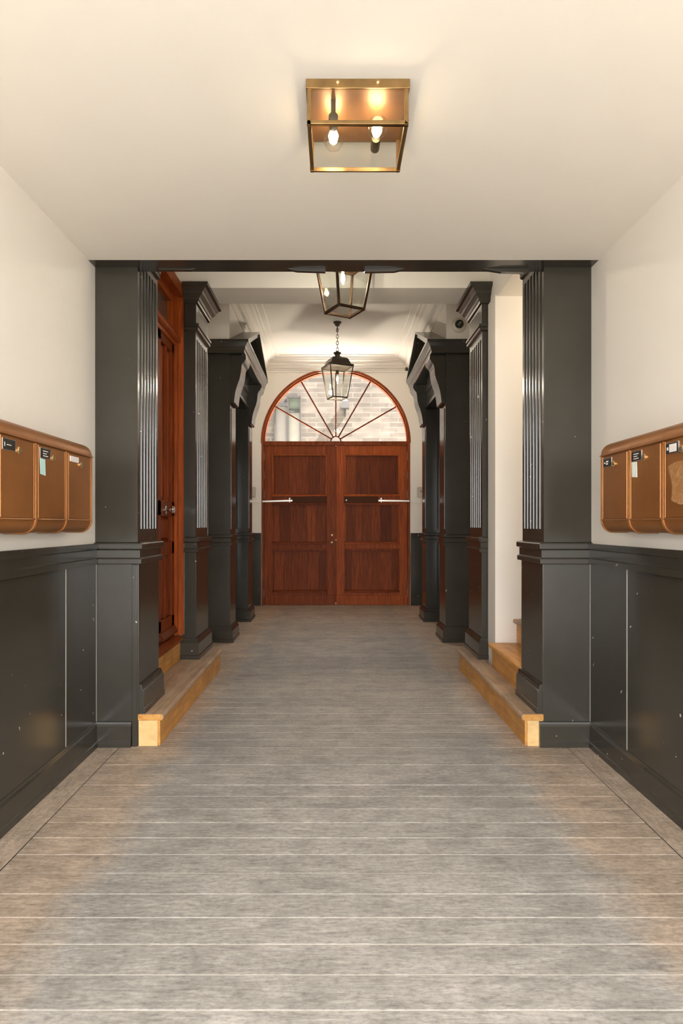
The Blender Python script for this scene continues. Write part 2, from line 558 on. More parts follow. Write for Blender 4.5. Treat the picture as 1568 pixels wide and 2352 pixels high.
# far room
structure(box(1.448, 1.85, 4.94, 6.56, 0, 3.95), 'wall_right', 'plaster', 'cream wall between the right fluted pillar and door surround', 'wall')
for s, X in ((-1, -1.345), (1, 1.448)):
    mb = MB()
    xo = X + s * 0.4
    mb.box(X, xo, 6.56, YB, 0, 3.95)
    mb.box(SX(s, 0), X + 0.0 * s, 6.56, 8.40, 3.07, 3.95)
    mb.box(SX(s, 0), X, 8.40, YB, 3.45, 3.95)
    structure(mb, 'wall_%s' % SIDE[s], 'plaster', 'cream wall around the dark %s door surround, by the gate' % SIDE[s], 'wall')

# back wall with the arched opening
GX, GZ, GR = 0.020, 2.514, 1.150
mb = MB()
y0, y1, zt = YB, YB + 0.30, 3.95
arc = [(GX - GR * math.cos(t), GZ + GR * math.sin(t)) for t in [math.pi * i / 48 for i in range(49)]]
for y in (y0, y1):
    mb.poly([(-1.9, y, 0), (arc[0][0], y, 0), (arc[0][0], y, GZ), (-1.9, y, GZ)])
    mb.poly([(arc[-1][0], y, 0), (2.0, y, 0), (2.0, y, GZ), (arc[-1][0], y, GZ)])
    mb.poly([(-1.9, y, GZ), (arc[0][0], y, GZ), (arc[0][0], y, zt), (-1.9, y, zt)])
    mb.poly([(arc[-1][0], y, GZ), (2.0, y, GZ), (2.0, y, zt), (arc[-1][0], y, zt)])
    for p, q in zip(arc, arc[1:]):
        mb.poly([(p[0], y, p[1]), (q[0], y, q[1]), (q[0], y, zt), (p[0], y, zt)])
path = [(arc[0][0], 0)] + arc + [(arc[-1][0], 0)]
for p, q in zip(path, path[1:]):
    mb.poly([(p[0], y0, p[1]), (q[0], y0, q[1]), (q[0], y1, q[1]), (p[0], y1, p[1])])
wb = structure(mb, 'wall_back', 'plaster', 'cream end wall around the round arched gate', 'wall')
for xa, xb in ((-1.345, GX - GR - 0.004), (GX + GR + 0.004, 1.448)):
    box(xa, xb, YB - 0.012, YB + 0.01, 0, 1.03).build('wainscot_panel', 'paint', wb, 0.002)
    MB().prism([(YB, 1.02), (YB - 0.03, 1.03), (YB - 0.03, 1.055), (YB - 0.018, 1.06), (YB - 0.018, 1.09), (YB - 0.03, 1.095),
                (YB - 0.03, 1.12), (YB, 1.12)], 'X', xa, xb).build('chair_rail', 'paint', wb)
    MB().prism([(YB, 0), (YB - 0.034, 0), (YB - 0.034, 0.03), (YB - 0.026, 0.034), (YB - 0.026, 0.12), (YB - 0.014, 0.14), (YB, 0.14)],
               'X', xa, xb).build('skirting', 'paint', wb)

# moulded plaster cornice round the far ceiling
rx0, rx1, ry0, ry1 = PL, PR, 5.36, YB
prof = [(0.0, 3.600), (0.014, 3.604), (0.016, 3.622), (0.03, 3.634), (0.034, 3.648), (0.06, 3.66), (0.085, 3.695), (0.10, 3.702),
        (0.102, 3.722), (0.13, 3.745), (0.165, 3.758), (0.17, 3.774), (0.20, 3.778), (0.205, 3.796), (0.27, 3.800), (0.275, 3.812)]
mb = MB()
for (d0, z0), (d1, z1) in zip(prof, prof[1:]):
    def ring(d, z):
        return [(rx0 + d, ry0 + d, z), (rx1 - d, ry0 + d, z), (rx1 - d, ry1 - d, z), (rx0 + d, ry1 - d, z)]
    A, B = ring(d0, z0), ring(d1, z1)
    for i in range(4):
        j = (i + 1) % 4
        mb.poly([A[i], A[j], B[j], B[i]])
corn = structure(mb, 'trim_3', 'plaster', 'moulded cream plaster cornice round the far ceiling', 'cornice')
for s, x in ((-1, rx0 + 0.066), (1, rx1 - 0.066)):
    mb = MB()
    y = 5.7
    while y < 9.4:
        r = bmesh.ops.create_icosphere(mb.bm, subdivisions=1, radius=0.022)
        bmesh.ops.scale(mb.bm, verts=r['verts'], vec=(1.0, 0.8, 1.3))
        bmesh.ops.translate(mb.bm, verts=r['verts'], vec=(x, y, 3.672))
        y += 0.05
    mb.smooth = True
    mb.build('egg_moulding', 'plaster', corn, kind='stuff')

# ------------------------------------------------------------------ fluted pillars
def pillar(side, ya, yb, first, label):
    xo = (WL if side < 0 else WR) if first else (-1.345 if side < 0 else 1.40)
    x = SX(side, 0)
    t = thing('fluted_pillar', ((x + xo) / 2, (ya + yb) / 2, 0), label, 'pillar', 'fluted dark pillars of the passage')
    kin = (0, 1, 1, 1) if side < 0 else (1, 0, 1, 1)
    top = 3.158
    zf0, zf1 = 1.225, 2.742
    zb = STEP
    # fluted shaft: outline with six half round grooves on the face towards the passage
    n, w, d = 6, (yb - ya - 0.05) / 6.0, 0.017
    face = [(x, ya)]
    for i in range(n):
        c = ya + 0.025 + w * (i + 0.5)
        for q in range(9):
            a = math.pi * q / 8
            face.append((SX(side, d * math.sin(a)), c - w * 0.36 * math.cos(a)))
    face += [(x, yb), (xo, yb), (xo, ya)]
    mb = MB().prism(face, 'Z', zf0, zf1)
    mb.box(x, xo, ya, yb, 1.10, zf0)
    mb.box(x, xo, ya, yb, zf1, top - 0.02)
    # rounded stops of the flutes
    mb.build('shaft', 'paint', t)
    q = 0.006
    xm = xo if first else SX(side, 0.088)
    mb = box(SX(side, -q), xm, ya - (0.0 if first else q), yb + q, 0 if first else zb, 1.04)
    mb.build('pedestal', 'paint', t, 0.003)
    k = (kin[0], kin[1], 0.8, 1)
    mb = MB().mould(x, xm, ya, yb, [(0.006, 1.026), (0.026, 1.030), (0.027, 1.056), (0.016, 1.064), (0.016, 1.106), (0.030, 1.114),
                                    (0.031, 1.140), (0.026, 1.146), (0.0, 1.152)], k)
    mb.build('belt_moulding', 'paint', t, 0.001)
    # base moulding standing on the step
    if first:
        bp = [(0.0, zb), (-0.040, zb), (-0.040, zb + 0.030), (-0.034, zb + 0.034), (-0.034, zb + 0.130), (-0.026, zb + 0.136), (-0.022, zb + 0.152), (-0.016, zb + 0.166), (0.0, zb + 0.168)]
        MB().prism([(SX(side, a), b) for a, b in bp], 'Y', ya + 0.006, yb + 0.02).build('base_moulding', 'paint', t, 0.001)
    mb = None if first else MB().mould(x, SX(side, 0.13), ya, yb, [(0.042, zb), (0.042, zb + 0.030), (0.034, zb + 0.036), (0.033, zb + 0.128), (0.022, zb + 0.146), (0.016, zb + 0.165), (0.0, zb + 0.168)],
                    (kin[0], kin[1], 1, 1))
    if mb: mb.build('base_moulding', 'paint', t, 0.001)
    if first:
        a, b = (xo, SX(side, 0.032)) if side < 0 else (SX(side, -0.028), xo)
        pr = [(ya, 0), (ya - 0.026, 0), (ya - 0.026, 0.030), (ya - 0.020, 0.034), (ya - 0.020, 0.116), (ya - 0.014, 0.128), (ya - 0.012, 0.140), (ya, 0.142)]
        MB().prism(pr, 'X', a, b).build('skirting', 'paint', t, 0.001, label=None)
        if side < 0:
            box(SX(side, 0.030), SX(side, 0.002), ya - 0.008, ya + 0.01, 0, 1.026).build('corner_strip', 'paint', t, 0.002)
    cap = [(0.0, 2.795), (0.022, 2.803), (0.026, 2.820), (0.018, 2.826), (0.030, 2.834), (0.030, 2.852), (0.004, 2.858), (0.004, 3.010),
           (0.022, 3.018), (0.026, 3.034), (0.032, 3.038), (0.040, 3.058), (0.058, 3.078), (0.064, 3.084), (0.070, 3.098), (0.092, 3.122), (0.112, 3.132), (0.116, 3.157), (0.0, 3.158)]
    if first:
        cap = [(p * 0.62, z - 0.01) for p, z in cap]
    mb = MB().mould(x, xm, ya, yb, cap, (kin[0], kin[1], 0.0 if first else 0.85, 0.5))
    mb.build('capital', 'paint', t, 0.001)
    return t
pillar(-1, Y1A, Y1B, True, 'dark fluted pillar beside the left mailboxes, with a separate corner strip')
pillar(1, Y1A, Y1B, True, 'dark fluted pillar beside the right mailboxes, in front of the cream stair alcove')
pillar(-1, Y2A, Y2B, False, 'dark fluted pillar with flared capital just past the red-brown side door')
pillar(1, Y2A, Y2B, False, 'dark fluted pillar with flared capital just past the cream stair alcove')

# ------------------------------------------------------------------ steps
def step(side, label):
    xin = -0.980 if side < 0 else 1.070
    ya, yb = 3.505, 5.36
    x0 = SX(side, 0.20)
    xs = SX(side, -0.001) if True else x0
    s = 1 if side < 0 else -1
    t = thing('wooden_step', ((xin + xs) / 2, (ya + yb) / 2, 0), label, 'step', 'oak steps between the pillars')
    xi = xin - s * 0.006
    box(xs, xi, ya + 0.006, yb - 0.006, 0, STEP - 0.036).build('riser', 'riser', t, 0.001)
    box(xs, xi - s * 0.012, ya - 0.004, ya + 0.007, 0, STEP - 0.036).build('riser_end', 'daylit_endgrain', t, 0.001, label='pale yellow oak end board with daylight in its colour')  # pale end grain; daylight on this face is put into its colour
    box(xs, xin + s * 0.006, ya - 0.006, ya + 0.001, STEP - 0.035, STEP - 0.0012).build('tread_end', 'riser', t, 0.002)
    mb = MB()
    # tread with a rounded nosing; L shaped so that it reaches back between the pillars
    zt, zb = STEP, STEP - 0.036
    nose = [(xin + s * 0.004, zb), (xin + s * 0.012, zb + 0.008), (xin + s * 0.014, zb + 0.018), (xin + s * 0.010, zt - 0.006), (xin + s * 0.002, zt), (xs, zt), (xs, zb)]
    mb.prism(nose, 'Y', ya, yb)
    xb = SX(side, 0.155 if side < 0 else 0.008)
    mb.box(xs, xb, Y1B + 0.05, Y2A - 0.05, zb, zt)
    mb.build('tread', 'tread', t, 0.002)
    return t
step(-1, 'oak step in front of the red-brown side door')
step(1, 'oak step in front of the cream stair alcove')
box(SX(-1, 0.155), SX(-1, 0.235), Y1B + 0.002, Y2A - 0.002, 0, 0.335)
# stair flight in the alcove
t = thing('staircase', (1.8, 4.3, 0), 'oak stair treads climbing into the cream alcove on the right', 'stairs')
ya, yb = 3.90, 4.715
for i in range(4):
    xa = 1.185 + 0.195 * i if i else 1.190
    z = 0.355 + 0.18 * i
    yy = Y2A - 0.25 if i else 4.70
    box(xa, xa + 0.02, ya, yy - 0.004, z - 0.175 - (0.18 if i == 0 else 0), z - 0.036).build('riser', 'riser', t, 0.001)
    mb = MB().prism([(xa - 0.012, z - 0.036), (xa - 0.026, z - 0.026), (xa - 0.026, z - 0.008), (xa - 0.018, z), (xa + 0.26, z), (xa + 0.26, z - 0.036)], 'Y', ya, yy)
    mb.build('tread', 'tread' if i else 'riser', t, 0.001)

# ------------------------------------------------------------------ entrance door on the left (opens to +X)
d1 = thing('door_1', (-1.27, 4.45, 0), 'red-brown panelled side door under a grey transom, left behind the front pillar', 'door', kind='structure')
DX = -1.270
ya, yb = 3.94, 4.945
MB().box(-1.345, -1.225, ya - 0.02, yb + 0.02, STEP - 0.01, 0.325).build('threshold_riser', 'riser', d1, 0.002, label='golden oak riser below the threshold')
mb = MB().prism([(-1.345, 0.325), (-1.215, 0.325), (-1.205, 0.335), (-1.207, 0.350), (-1.265, 0.372), (-1.345, 0.372)], 'Y', ya - 0.02, yb + 0.02)
mb.build('threshold', 'mahogany', d1, 0.001)
# frame: jambs, head, transom bar
mb = MB()
mb.box(-1.345, -1.203, yb, yb + 0.012, 0.372, 3.15)
mb.box(-1.345, -1.203, ya - 0.05, ya, 0.372, 3.15)
mb.box(-1.345, -1.203, ya, yb, 3.06, 3.15)
mb.box(-1.345, -1.245, yb - 0.03, yb, 0.372, 3.06)
mb.build('door_frame', 'mahogany_door', d1, 0.002)
MB().prism([(-1.345, 2.670), (-1.262, 2.670), (-1.255, 2.690), (-1.238, 2.695), (-1.222, 2.705), (-1.222, 2.725), (-1.270, 2.745), (-1.345, 2.745)], 'Y', ya, yb).build('transom_bar', 'mahogany_door', d1, 0.001)
mb = MB()
for a, b, c, d in ((ya, yb, 2.745, 2.80), (ya, yb, 3.0, 3.06), (yb - 0.09, yb - 0.03, 2.80, 3.0), (ya, ya + 0.06, 2.80, 3.0)):
    mb.box(-1.335, -1.272, a, b, c, d)
mb.build('transom_sash', 'mahogany_door', d1, 0.003)
box(-1.318, -1.312, ya + 0.03, yb - 0.05, 2.78, 3.02).build('pane', 'transom_glass', d1)
def door1_leaf(a, b, knob):
    mb = MB()
    st = 0.085
    xs = -1.318
    mb.box(xs, DX, a, a + st, 0.380, 2.666)
    mb.box(xs, DX, b - st * 0.75, b, 0.380, 2.666)
    m = (a + b) / 2 + 0.01
    rails = ((0.380, 0.545), (1.02, 1.12), (1.315, 1.430), (2.60, 2.666))
    for z0, z1 in rails:
        mb.box(xs, DX, a, b, z0, z1)
    mb.box(xs, DX - 0.004, m - 0.022, m + 0.022, 0.545, 1.02)
    mb.box(xs, DX - 0.004, m - 0.022, m + 0.022, 1.43, 2.60)
    leaf = mb.build('door_leaf', 'mahogany_door', d1, 0.004)
    for y0, y1, z0, z1 in ((a + st, m - 0.022, 0.545, 1.02), (m + 0.022, b - st * 0.75, 0.545, 1.02),
                           (a + st, m - 0.022, 1.43, 2.60), (m + 0.022, b - st * 0.75, 1.43, 2.60), (a + st, b - st * 0.75, 1.12, 1.315)):
        mb = MB()
        mb.box(xs + 0.004, xs + 0.014, y0 - 0.004, y1 + 0.004, z0 - 0.004, z1 + 0.004)
        mb.loft([[(xs + 0.014, y0 + e, z0 + e), (xs + 0.014, y1 - e, z0 + e), (xs + 0.014, y1 - e, z1 - e), (xs + 0.014, y0 + e, z1 - e)] for e in (0.012,)] +
                [[(xs + 0.030, y0 + e, z0 + e), (xs + 0.030, y1 - e, z0 + e), (xs + 0.030, y1 - e, z1 - e), (xs + 0.030, y0 + e, z1 - e)] for e in (0.032,)])
        mb.build('door_panel', 'mahogany_door', leaf)
    MB().prism([(DX, 0.40), (DX + 0.035, 0.405), (DX + 0.035, 0.425), (DX + 0.012, 0.455), (DX, 0.46)], 'Y', a + 0.02, b - 0.02).build('weather_bar', 'mahogany', leaf, 0.001)
    if knob:
        y, z = m - 0.04, 1.362
        kb = MB().lathe([(0.032, 0), (0.032, 0.006), (0.012, 0.010), (0.010, 0.035), (0.026, 0.045), (0.030, 0.056), (0.022, 0.068), (0.0, 0.070)], (DX, y, z), 'X')
        kb.build('door_knob', 'chrome', leaf, label='chrome door knob')
door1_leaf(3.945, 4.455, False)
door1_leaf(4.460, 4.915, True)

# ------------------------------------------------------------------ pedimented door surrounds
def surround(side, label):
    x = SX(side, 0)
    xo = -1.345 if side < 0 else 1.448
    t = thing('door_surround', ((x + xo) / 2, (Y3A + Y4B) / 2, 0), label, 'door surround', 'pedimented dark door surrounds')
    U = lambda u: SX(side, u)
    kin = (0, 1, 1, 1) if side < 0 else (1, 0, 1, 1)
    for ya, yb in ((Y3A, Y3B), (Y4A, Y4B)):
        pl = MB()
        pl.box(x, xo, ya, yb, 0, 3.065)
        pl.box(U(-0.006), U(0.03), ya + 0.06, yb - 0.06, 1.2, 2.5)
        pl = pl.build('pilaster', 'paint', t, 0.003)
        MB().mould(x, xo, ya, yb, [(0.040, 0), (0.040, 0.028), (0.033, 0.034), (0.032, 0.126), (0.02, 0.145), (0.014, 0.162), (0, 0.165)], kin).build('base_moulding', 'paint', pl)
        MB().mould(x, xo, ya, yb, [(0.0, 1.026), (0.022, 1.03), (0.022, 1.056), (0.010, 1.062), (0.010, 1.106), (0.024, 1.114), (0.024, 1.138), (0, 1.146)], kin).build('belt_moulding', 'paint', pl)
        # scrolled console bracket under the cornice
        pr = [(0.0, 3.06), (-0.165, 3.06), (-0.168, 3.02), (-0.150, 2.985), (-0.128, 2.965), (-0.118, 2.93), (-0.112, 2.86), (-0.098, 2.80),
              (-0.075, 2.74), (-0.055, 2.67), (-0.046, 2.61), (-0.040, 2.56), (-0.030, 2.545), (0.0, 2.545)]
        MB().prism([(U(a), b) for a, b in pr], 'Y', ya + 0.008, yb - 0.05).build('console', 'paint', t, 0.003)
    li = box(U(0.006), xo, Y3B, Y4A, 2.74, 3.065).build('frieze', 'paint', t)
    MB().prism([(U(a), b) for a, b in ((0.01, 2.735), (-0.012, 2.738), (-0.014, 2.775), (-0.004, 2.785), (0.01, 2.79))], 'Y', Y3B, Y4A).build('architrave', 'paint', t)
    MB().prism([(U(a), b) for a, b in ((0.01, 2.925), (-0.018, 2.93), (-0.024, 2.955), (-0.010, 2.97), (0.01, 2.975))], 'Y', Y3B - 0.04, Y4A + 0.01).build('frieze_moulding', 'paint', t)
    dr = MB()
    dr.box(U(0.17), xo, Y3B, Y4A, 0, 2.74)
    for y0, y1 in ((Y3B + 0.10, (Y3B + Y4A) / 2 - 0.05), ((Y3B + Y4A) / 2 + 0.05, Y4A - 0.10)):
        for z0, z1 in ((0.2, 1.0), (1.2, 2.5)):
            dr.box(U(0.158), U(0.172), y0, y1, z0, z1)
    dr.build('recessed_door', 'paint', t, 0.004)
    ca, cb = Y3A, Y4B
    MB().mould(x, xo, ca, cb, [(0.150, 3.062), (0.158, 3.066), (0.162, 3.10), (0.170, 3.104), (0.174, 3.13), (0.182, 3.145), (0.196, 3.17), (0.205, 3.178), (0.206, 3.200), (0.0, 3.201)],
               (kin[0], kin[1], 0.42, 0.42)).build('cornice', 'paint', t, 0.001)
    ya, yb, z0, za = Y3A - 0.086, Y4B + 0.086, 3.200, 3.572
    ym = (ya + yb) / 2
    def tri(d, dz):
        sl = (za - z0) / (ym - ya)
        return [(ya + d, z0), (ym, za - d * sl), (yb - d, z0)]
    def band(u0, u1, d0, d1, name):
        O, I = tri(d0, 0), tri(d1, 0)
        mb = MB()
        for i in (0, 1):
            q = [O[i], O[i + 1], I[i + 1], I[i]]
            mb.prism(q, 'X', U(u0), U(u1))
        return mb.build(name, 'paint', t)
    band(-0.206, 0.0, 0.0, 0.06, 'raking_cornice')
    band(-0.190, 0.0, 0.06, 0.16, 'raking_cornice')
    band(-0.150, 0.0, 0.16, 0.24, 'raking_cornice')
    I = tri(0.1, 0)
    MB().prism(I, 'X', U(-0.055), U(0.0)).build('tympanum', 'paint', t)
    return t
surround(-1, 'dark pedimented door surround on the left wall near the arched gate')
surround(1, 'dark pedimented door surround on the right wall, below the round camera')

# ------------------------------------------------------------------ arched gate
YD = YB + 0.035
gate = thing('door_2', (GX, YD, 0), 'red-brown double gate of six panels below the fan window', 'door', kind='structure')
PXS = 9.63 / F
def dz(py): return EYE + (1205 - py) * PXS
def dxx(px): return (px - 768) * PXS
fr = MB()
fr.box(GX - GR + 0.001, GX - GR + 0.036, YB - 0.012, YD + 0.10, 0, GZ)
fr.box(GX + GR - 0.036, GX + GR - 0.001, YB - 0.012, YD + 0.10, 0, GZ)
fr.build('gate_frame', 'mahogany', gate, 0.002)
box(GX - GR + 0.03, GX + GR - 0.03, YD - 0.012, YD + 0.10, GZ - 0.035, GZ + 0.03).build('transom', 'mahogany', gate, 0.003)
cx = GX + 0.0
gaps = 0.003
for s, (a, b) in ((-1, (GX - GR + 0.040, cx - gaps)), (1, (cx + gaps, GX + GR - 0.040))):
    # stiles and rails
    so, si = (0.125, 0.135)
    xa, xb = (a + so, b - si) if s < 0 else (a + si, b - so)
    z = [0.003, 0.205, 0.855, 0.960, 1.575, 1.700, 2.345, GZ - 0.037]
    mb = MB()
    mb.box(a, xa, YD, YD + 0.05, z[0], z[-1])
    mb.box(xb, b, YD, YD + 0.05, z[0], z[-1])
    for i in (0, 2, 4, 6):
        mb.box(xa, xb, YD, YD + 0.05, z[i], z[i + 1])
    mb.box(a, b, YD - 0.006, YD + 0.05, 0.003, 0.155)
    mb.box(a + 0.02, b - 0.02, YD + 0.0425, YD + 0.049, 0.1, z[-1] - 0.02)
    leaf = mb.build('gate_leaf', 'mahogany_light', gate, 0.004)
    for i in (1, 3, 5):
        zz0, zz1 = z[i], z[i + 1]
        n = 6
        ed = sorted([0, 1] + [(j + random.uniform(-0.25, 0.25)) / n for j in range(1, n)])
        for p, q in zip(ed, ed[1:]):
            x0, x1 = xa + (xb - xa) * p, xa + (xb - xa) * q
            box(x0 + 0.0003, x1 - 0.0003, YD + 0.024, YD + 0.042, zz0 - 0.006, zz1 + 0.006).build('board', 'mahogany', leaf, 0.0008)
        # moulding round the panel, with a heavier sill
        mb = MB()
        w = 0.022
        mb.box(xa, xb, YD - 0.004, YD + 0.03, zz1 - w, zz1)
        mb.box(xa, xa + w, YD - 0.004, YD + 0.03, zz0 + w, zz1 - w)
        mb.box(xb - w, xb, YD - 0.004, YD + 0.03, zz0 + w, zz1 - w)
        mb.prism([(YD - 0.026, zz0 - 0.012), (YD + 0.03, zz0 - 0.012), (YD + 0.03, zz0 + 0.026), (YD - 0.008, zz0 + 0.020), (YD - 0.026, zz0 + 0.006)], 'X', xa - 0.006, xb + 0.006)
        if i < 5:
            mb.prism([(YD - 0.014, zz1 - 0.010), (YD + 0.03, zz1 - 0.016), (YD + 0.03, zz1 + 0.022), (YD - 0.012, zz1 + 0.022)], 'X', xa - 0.004, xb + 0.004)
        mb.build('panel_moulding', 'mahogany_light', leaf, 0.003)
    hx = GX + s * (GR - 0.034)
    for py in (1048, 1091, 1136, 1363):
        zc = dz(py)
        MB().lathe([(0.0, -0.062), (0.009, -0.060), (0.009, -0.003), (0.006, -0.002), (0.006, 0.002), (0.009, 0.003), (0.009, 0.060), (0.0, 0.062)],
                   (hx, YD - 0.012, zc), 'Z', 10).build('hinge', 'steel', leaf, label='silver barrel hinge')
    if s < 0:
        for py in (1229.5, 1246):
            MB().lathe([(0.021, 0.0), (0.021, -0.008), (0.014, -0.012), (0.0, -0.013)], (dxx(762), YD, dz(py)), 'Y', 16).build('lock', 'lockbrass', leaf, label='pale brass lock rosette')
        box(b - 0.002, b + 0.012, YD - 0.012, YD + 0.0, 0.16, GZ - 0.05).build('meeting_strip', 'mahogany', leaf, 0.002)
    else:
        MB().lathe([(0.012, 0.0), (0.012, -0.03), (0.0, -0.034)], (dxx(771), YD - 0.006, 0.03), 'Y', 12).build('drop_bolt', 'steel', leaf)
        MB().lathe([(0.010, 0.0), (0.010, -0.02), (0.0, -0.022)], (dxx(771.5), YD - 0.004, dz(1240)), 'Y', 12).build('latch_pin', 'steel', leaf)

# fan window over the gate
fan = thing('window_1', (GX, YD, GZ), 'round-arched fan window with radiating bars over the gate', 'window', kind='structure')
def halfring(r0, r1, y0, y1, n=48, z0=GZ):
    mb = MB()
    P = []
    for i in range(n + 1):
        a = math.pi * i / n
        c, s_ = math.cos(a), math.sin(a)
        P.append([(GX - r0 * c, y0, z0 + r0 * s_), (GX - r1 * c, y0, z0 + r1 * s_), (GX - r1 * c, y1, z0 + r1 * s_), (GX - r0 * c, y1, z0 + r0 * s_)])
    mb.loft(P)
    return mb
halfring(GR - 0.030, GR + 0.008, YB - 0.016, YB + 0.0).build('arch_trim', 'mahogany', fan, 0.002)
halfring(GR - 0.048, GR - 0.002, YB + 0.02, YD + 0.09).build('arch_frame', 'mahogany', fan, 0.002)
halfring(0.070, 0.088, YD + 0.02, YD + 0.06, 16, GZ + 0.03).build('hub', 'mahogany', fan)
angs = [30, 60, 90, 120, 150]
for a in angs:
    a = math.radians(a)
    d = Vector((math.cos(a), 0, math.sin(a)))
    c = Vector((GX, YD + 0.04, GZ + 0.03))
    MB().bar(tuple(c + d * 0.082), tuple(c + d * (GR - 0.066)), 0.020, 0.034, up=(0, 1, 0)).build('glazing_bar', 'mahogany', fan)
b0 = [0] + angs + [180]
for a, b in zip(b0, b0[1:]):
    pts = []
    for i in range(9):
        t_ = math.radians(a + (b - a) * i / 8)
        pts.append((GX + (GR - 0.045) * math.cos(t_), GZ + 0.02 + (GR - 0.064) * math.sin(t_)))
    for t_ in (math.radians(b), math.radians(a)):
        pts.append((GX + 0.08 * math.cos(t_), GZ + 0.022 + 0.08 * math.sin(t_)))
    MB().prism(pts, 'Y', YD + 0.045, YD + 0.050).build('pane', 'window_glass', fan)

# swing door openers
for s, lab in ((-1, 'silver opener arm crossing the left gate leaf'), (1, 'silver opener arm crossing the right gate leaf')):
    xe = dxx(603) if s < 0 else dxx(939)
    xi = dxx(672) if s < 0 else dxx(868)
    xb = dxx(750) if s < 0 else dxx(790)
    zc = dz(1151)
    t = thing('gate_opener', (xi, YD - 0.05, zc), lab, 'door opener', 'gate opener arms')
    box(xi, xb, YD - 0.028, YD - 0.0065, 1.575 + 0.012, 1.686).build('casing', 'opener', t, 0.004)
    MB().bar((xe, YD - 0.060, zc - (0.008 if s < 0 else 0)), (xi + s * 0.0, YD - 0.060, zc + 0.006), 0.012, 0.026).build('arm', 'steel', t, 0.002)
    xq = xi + s * 0.045
    MB().lathe([(0.012, -0.02), (0.012, 0.03), (0.02, 0.03), (0.02, 0.045), (0, 0.046)], (xq, YD - 0.052, zc), 'Z', 12).build('pivot', 'chrome', t)
    # cable duct running on along the wall at the height of the arm
    xw = -1.345 if s < 0 else 1.448
    xj = GX + s * (GR + 0.014)
    box(xj, xw, YB - 0.016, YB, zc - 0.022, zc + 0.004).build('cable_duct', 'plaster', t, 0.002, label='cream cable duct on the wall')
    if s > 0:
        MB().lathe([(0.013, 0.0), (0.013, -0.012), (0, -0.014)], (dxx(795), YD - 0.028, dz(1149)), 'Y', 12).build('indicator', 'steel', t)

# wall switches on both sides of the gate
for s, px, lab in ((-1, 579, 'small grey control box on the wall left of the gate'), (1, 965, 'small grey control box on the wall right of the gate')):
    x, z = dxx(px), dz(1131)
    t = thing('control_box', (x, YB, z), lab, 'control box', 'grey control boxes beside the gate')
    w, h = 0.056, 0.082
    box(x - w, x + w, YB - 0.045, YB, z - h, z + h).build('casing', 'greybox', t, 0.012)
    MB().lathe([(0.026, 0), (0.026, -0.006), (0.012, -0.012), (0.0, -0.014)], (x + s * 0.01, YB - 0.045, z + 0.01), 'Y', 14).build('key_switch', 'greybox', t)
    box(x - 0.006, x + 0.006, YB - 0.062, YB - 0.056, z + 0.0, z + 0.022).build('key_slot', 'darkplastic', t)

# ------------------------------------------------------------------ round security camera, cord
X, Z = (1056 - 768) * 6.5 / F, EYE + (1205 - 743) * 6.5 / F
t = thing('security_camera', (X, 6.56, Z), 'round dark-eyed security camera on the cream wall above the right surround', 'camera')
MB().lathe([(0.080, 0), (0.080, -0.014), (0.070, -0.022), (0.046, -0.026), (0.0, -0.027)], (X, 6.56, Z), 'Y', 28).build('mounting_ring', 'camwhite', t)
MB().lathe([(0.046, -0.02), (0.046, -0.032), (0.040, -0.05), (0.024, -0.064), (0.0, -0.068)], (X, 6.56, Z + 0.004), 'Y', 24).build('dome', 'darkplastic', t, label='dark glossy dome')
MB().lathe([(0.010, -0.064), (0.010, -0.074), (0.0, -0.075)], (X, 6.56, Z + 0.006), 'Y', 12).build('lens', 'chrome', t, label='bright lens')
X, Y = (933 - 768) * 8.75 / F, 8.75
zb = EYE + (1205 - 848) * 8.75 / F
t = thing('hanging_pull', (X, Y, zb), 'tiny dark knob on a thin cord by the right surround', 'pull cord')
MB().tube([(X, Y, CE3), (X, Y, zb + 0.02)], 0.0022, 6).build('cord', 'camwhite', t)
MB().lathe([(0.0, -0.03), (0.02, -0.022), (0.028, -0.002), (0.022, 0.018), (0.006, 0.03), (0.0, 0.031)], (X, Y, zb), 'Z', 14).build('knob', 'darkplastic', t)

# ------------------------------------------------------------------ lamps
def bulb(parent, c, r, down=True, glow=True):
    x, y, z = c
    s = -1 if down else 1
    sk = MB().lathe([(0.0, s * -0.055), (r * 0.55, s * -0.052), (r * 0.6, s * -0.012), (r * 0.5, 0.0), (0.0, 0.0)], c, 'Z', 14).build('socket', 'socket', parent)
    b = MB().lathe([(r * 0.42, s * 0.001), (r * 0.55, s * 0.02), (r * 0.95, s * 0.055), (r, s * 0.075), (r * 0.9, s * 0.095), (r * 0.5, s * 0.113), (0.0, s * 0.118)], c, 'Z', 18).build('bulb', 'glass', parent)
    if glow:
        MB().lathe([(0.0, s * 0.02), (r * 0.30, s * 0.03), (r * 0.42, s * 0.06), (r * 0.30, s * 0.088), (0.0, s * 0.094)], c, 'Z', 12).build('filament', 'bulb_glow', b)
    return b

def light(name, loc, power, r, parent, col=WARM):
    l = bpy.data.lights.new(name, 'POINT')
    l.energy = power
    l.color = col
    l.shadow_soft_size = r
    o = bpy.data.objects.new(name, l)
    COL.objects.link(o)
    if parent is not None:
        o.parent = parent
        o.location = Vector(loc) - world_loc(parent)
    else:
        o.location = loc
    return o

